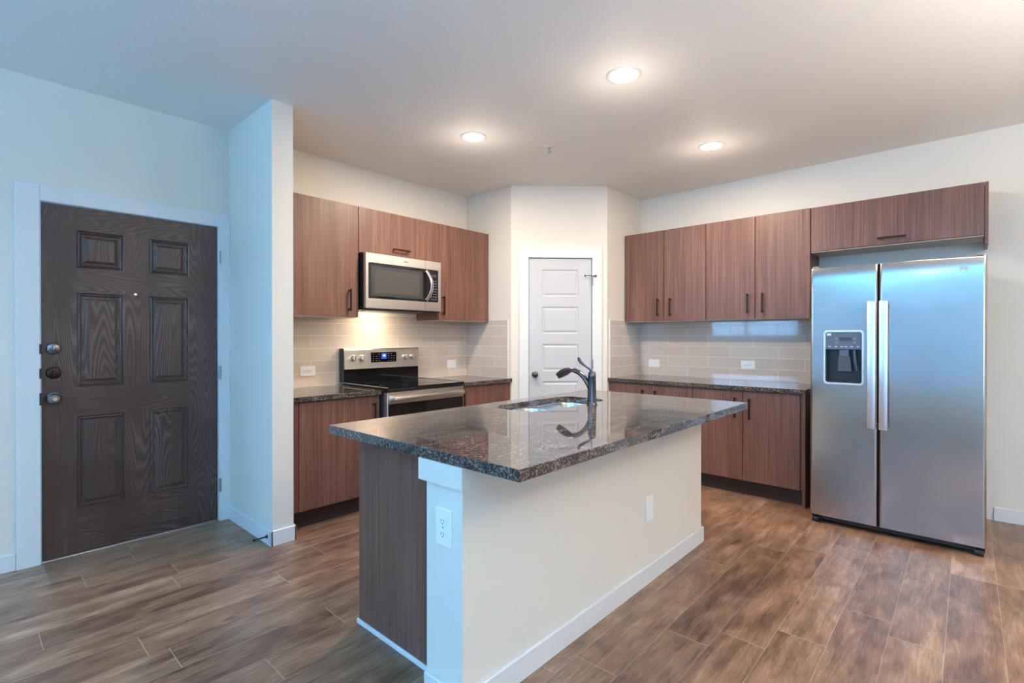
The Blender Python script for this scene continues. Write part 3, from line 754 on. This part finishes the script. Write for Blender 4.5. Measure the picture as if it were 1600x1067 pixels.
# ------------------------------------------------------------------ refrigerator
t = thing('refrigerator', 'tall stainless side-by-side refrigerator with water dispenser', 'refrigerator', (4.40, 0.368, 0))
RX, RY0, RY1, RZ0, RZ1, RS = 3.972, -0.078, 0.814, 0.058, 1.750, 0.430
MB().box(RX+0.075, 4.80, RY0+0.004, RY1-0.004, 0.03, 1.735, bev=0.004, seg=1).build('case', 'dark_grey', t)
def frdoor(y0, y1, hole):
    m = MB(); r = 0.014
    # rounded vertical edges: outline in (y, x) swept in z, drawn as plates
    if hole:
        m.plate(rect(y0+r+0.003, y1-r-0.003, RZ0, RZ1), [hole], lambda u, v, d: Vector((RX+d, u, v)), 0.066)
    else:
        m.box(RX, RX+0.066, y0+r+0.003, y1-r-0.003, RZ0, RZ1)
    for yy, s in ((y0+r, -1), (y1-r, 1)):
        pr = [(RX, yy-s*0.003)]+[(RX+r-r*math.cos(a), yy+s*r*math.sin(a)) for a in [PI/2*i/8 for i in range(9)]]+[(RX+0.066, yy+s*r), (RX+0.066, yy-s*0.003)]
        m.prism(pr, RZ0, RZ1)
    # the sheet metal leans back slightly over the top of the door
    for i in range(30):
        z = 1.5735+0.00575*i
        bmesh.ops.bisect_plane(m.bm, geom=m.bm.verts[:]+m.bm.edges[:]+m.bm.faces[:], plane_co=(0, 0, z), plane_no=(0, 0, 1))
    for v in m.bm.verts:
        if v.co.x < RX+0.03:
            zb = 1.5965
            if v.co.z > zb+0.003: v.co.x += 2.5*(v.co.z-zb)**3
    return m
hole = rrect(0.516, 0.724, 0.970, 1.314, 0.016, 5)
dl = frdoor(RS+0.004, RY1, hole).build('door', 'fridge_steel', t, smooth=True, angle=25, label='narrow left freezer door with dispenser')
drr = frdoor(RY0, RS-0.004, None).build('door', 'fridge_steel', t, smooth=True, angle=25, label='wide right door')
MB().box(RX+0.030, RX+0.074, RS-0.0038, RS+0.0038, RZ0, RZ1).build('door_gasket', 'black_hole', t)
m = MB(); m.box(RX+0.045, RX+0.075, RY0+0.004, RY1-0.004, 0.02, RZ0-0.001); m.build('kick_grille', 'black_matte', t)
for yy in (RY0+0.03, RY1-0.03): MB().cyl((RX+0.035, yy-0.02, 0.0235), (0, 1, 0), 0.0235, 0.04, 20).build('roller', 'black_matte', t, smooth=True)
for yy in (RY0+0.01, RY1-0.05): MB().box(RX+0.012, RX+0.10, yy, yy+0.04, RZ1+0.001, RZ1+0.013, bev=0.003).build('hinge_cover', 'mark_grey', t)
for dd, ya, yb in ((dl, 0.438, 0.484), (drr, 0.376, 0.422)):
    m = MB(); m.box(RX-0.058, RX-0.040, ya, yb, 0.690, 1.508, bev=0.005)
    for zz in (0.690, 1.478): m.box(RX-0.042, RX, ya+0.006, yb-0.006, zz+0.002, zz+0.028, bev=0.002)
    m.build('handle', 'handle_steel', dd, smooth=True)
# dispenser
m = MB().plate(rrect(0.506, 0.734, 0.960, 1.324, 0.022, 6), [rrect(0.518, 0.722, 0.973, 1.311, 0.014, 6)], lambda u, v, d: Vector((RX-0.005+d, u, v)), 0.006)
dsp = m.build('dispenser_frame', 'steel', dl, bevel=0.0015)
m = MB(); m.box(RX-0.001, RX+0.02, 0.518, 0.722, 1.196, 1.310); m.build('dispenser_panel', 'grey_panel', dl)
m = MB(); m.box(RX-0.0022, RX-0.001, 0.572, 0.642, 1.252, 1.276); m.build('dispenser_display', 'dark_grey', dl)
for yy in (0.700, 0.662, 0.630, 0.607, 0.575, 0.540): MB().box(RX-0.0022, RX-0.001, yy-0.008, yy+0.006, 1.212, 1.217).build('button', 'mark_white', dl)
MB().box(RX-0.0022, RX-0.001, 0.690, 0.714, 1.288, 1.304).build('status_label', 'mark_white', dl)
for yy in (0.660, 0.556):
    for zz in (1.240, 1.266): MB().box(RX-0.0022, RX-0.001, yy-0.004, yy+0.004, zz, zz+0.003).build('indicator', 'mark_white', dl)
m = MB()
y0, y1_, z0, z1 = 0.5185, 0.7215, 0.9735, 1.1955
m.box(RX+0.055, RX+0.059, y0, y1_, z0, z1); m.box(RX+0.001, RX+0.055, y0, y0+0.004, z0, z1); m.box(RX+0.001, RX+0.055, y1_-0.004, y1_, z0, z1); m.box(RX+0.001, RX+0.055, y0+0.004, y1_-0.004, z0, z0+0.004)
m.build('dispenser_recess', 'black_matte', dl)
m = MB(); m.box(RX+0.006, RX+0.045, 0.590, 0.645, 1.148, 1.1955, bev=0.004)
m.loft([[Vector((RX+0.012, 0.585, 1.150)), Vector((RX+0.012, 0.650, 1.150)), Vector((RX+0.022, 0.650, 1.150)), Vector((RX+0.022, 0.585, 1.150))],
        [Vector((RX+0.030, 0.578, 1.050)), Vector((RX+0.030, 0.656, 1.050)), Vector((RX+0.038, 0.656, 1.050)), Vector((RX+0.038, 0.578, 1.050))]], True, True)
m.build('dispenser_paddle', 'grey_panel', dl)
m = MB(); m.tube([(RX+0.02, 0.560, 1.19), (RX+0.022, 0.556, 1.12), (RX+0.035, 0.545, 1.055)], [(0.006, 0.010)]*3, 10); m.build('dispenser_lever', 'grey_panel', dl, smooth=True)
m = MB()
for i in range(12): m.box(RX+0.004, RX+0.052, 0.528+i*0.0160, 0.535+i*0.0160, z0+0.0045, z0+0.009)
m.build('drip_grille', 'dark_grey', dl)
# round emblem
m = MB().lathe([(0.0185, 0), (0.0185, 0.0025), (0.016, 0.003), (0.016, 0.001), (0, 0.001)], (RX+0.0022, 0.022, 1.676), (-1, 0, 0), 36); bd = m.build('emblem', 'mark_white', drr, smooth=True)
text_mesh('GE', 0.020, 'mark_grey', 'emblem_letters', drr, FACE_RIGHT(Vector((RX-0.0000, 0.022, 1.676))), 0.0006)
MB().lathe([(0.0188, 0.0), (0.0188, 0.0032), (0.0168, 0.0032), (0.0168, 0.001)], (RX+0.0022, 0.022, 1.676), (-1, 0, 0), 36, caps=False).build('emblem_ring', 'mark_grey', drr, smooth=True)

# ------------------------------------------------------------------ recessed ceiling lights and sprinkler
def downlight(x, y, label, mat='lamp_disc', power=34, color=WARM, name='recessed_light', spot=True):
    t = thing(name, label, 'ceiling light', (x, y, ZC))
    MB().lathe([(0.098, 0), (0.098, -0.003), (0.090, -0.007), (0.078, -0.006), (0.072, -0.001), (0.072, 0.0)], (x, y, ZC-0.0002), (0, 0, 1), 48, caps=False).build('trim_ring', 'trim_white', t, smooth=True)
    MB().lathe([(0.0, -0.0045), (0.045, -0.004), (0.0725, -0.0015), (0.0725, -0.0005), (0, -0.0005)], (x, y, ZC), (0, 0, 1), 48, caps=False).build('lens', mat, t, smooth=True)
    if power:
        a = area('lamp', (x, y, ZC-0.012), 0.14, power*0.88, color, shape='DISK')
        a.parent = t; a.location = (0, 0, -0.012)
        d = bpy.data.lights.new('added_glow', 'POINT'); d.energy = 1.3; d.color = color; d.shadow_soft_size = 0.09  # extra point light added below the fixture to brighten ceiling and walls
        a = bpy.data.objects.new('added_glow', d); COL.objects.link(a); a.parent = t; a.location = (0, 0, -0.24)
    return t
KP = 14.5
UC, UW = 66, 64
UCOL = (0.10, 0.48, 1.0)
downlight(2.482, 1.417, 'round recessed ceiling light nearest the camera, above the island', power=KP)
downlight(2.516, 2.661, 'round recessed ceiling light in front of the stove wall', power=KP*1.5)
downlight(3.848, 1.448, 'round recessed ceiling light in front of the right wall cabinets', power=KP*0.85)
CP = 6  # unseen cool ceiling lights, added to turn the left side blue
downlight(0.1, 2.3, 'added unseen round ceiling light in the entry outside the frame', 'cool_lamp_disc', CP*0, COOL)
for x, y, l in ((-1.2, 0.4, 'added unseen cool light over the middle of the living area'), (-1.2, -1.8, 'added unseen cool light at the back of the living area')):
    downlight(x, y, l, 'cool_lamp_disc', CP, COOL)
downlight(2.2, -1.8, 'added unseen ceiling light behind the camera to the right', power=15)  # unseen light added as fill from behind the camera
def add_uplight(x, y, label, power, color, emit):  # unseen uplight added to brighten the ceiling
    t = thing('added_uplight', label, 'added light', (x, y, 0))
    MB().lathe([(0.0, 0), (0.14, 0), (0.14, 0.012), (0.03, 0.028), (0, 0.028)], (x, y, 0), (0, 0, 1), 36, caps=False).build('base', 'dark_bronze', t, smooth=True)
    MB().cyl((x, y, 0.027), (0, 0, 1), 0.011, 1.64, 16).build('pole', 'dark_bronze', t, smooth=True)
    MB().lathe([(0.0, 1.66), (0.05, 1.665), (0.13, 1.72), (0.18, 1.79), (0.175, 1.79), (0.125, 1.728), (0.045, 1.675), (0.0, 1.67)], (x, y, 0), (0, 0, 1), 36, caps=False).build('bowl', 'dark_bronze', t, smooth=True)
    nm = 'added_bulb_'+emit[0]; 
    if nm not in MAT: plain(nm, (0.8, 0.8, 0.8, 1), 0.5, emit=emit[1], estr=8.0)
    MB().lathe([(0.0, 1.745), (0.09, 1.745), (0.09, 1.749), (0, 1.749)], (x, y, 0), (0, 0, 1), 24, caps=False).build('added_bulb', nm, t)
    a = area('lamp', (0, 0, 0), 0.2, power, color, (PI, 0, 0), shape='DISK'); a.parent = t; a.location = (0, 0, 1.765)
add_uplight(-1.7, 1.2, 'added unseen bronze uplighter for blue ceiling light by the windows nearest the entry', UC, UCOL, ('cool', (0.3, 0.6, 1, 1)))
add_uplight(-1.3, -0.6, 'added unseen bronze uplighter for blue ceiling light in the middle of the living area', UC, UCOL, ('cool', (0.3, 0.6, 1, 1)))
add_uplight(2.2, -1.5, 'added unseen bronze uplighter for warm ceiling light behind and right of the camera', UW, (1.0, 0.92, 0.82), ('warm', (1, 0.9, 0.75, 1)))
t = thing('sprinkler', 'small white fire sprinkler head on the ceiling between the lights', 'sprinkler', (3.030, 2.365, ZC))
x, y = 3.030, 2.365
MB().lathe([(0.038, 0), (0.036, -0.004), (0.016, -0.008), (0.010, -0.010)], (x, y, ZC-0.0002), (0, 0, 1), 32).build('escutcheon', 'trim_white', t, smooth=True)
m = MB(); m.cyl((x, y, ZC-0.022), (0, 0, 1), 0.008, 0.014, 16)
m.tube([(x-0.008, y, ZC-0.02), (x-0.013, y, ZC-0.032), (x-0.003, y, ZC-0.045)], [0.0022]*3, 8); m.tube([(x+0.008, y, ZC-0.02), (x+0.013, y, ZC-0.032), (x+0.003, y, ZC-0.045)], [0.0022]*3, 8)
m.build('frame', 'hinge_metal', t, smooth=True)
MB().lathe([(0.0, -0.045), (0.015, -0.046), (0.015, -0.048), (0, -0.048)], (x, y, ZC), (0, 0, 1), 20).build('deflector', 'hinge_metal', t, smooth=True)

for o in bpy.data.objects:
    if '_o' in o: del o['_o']
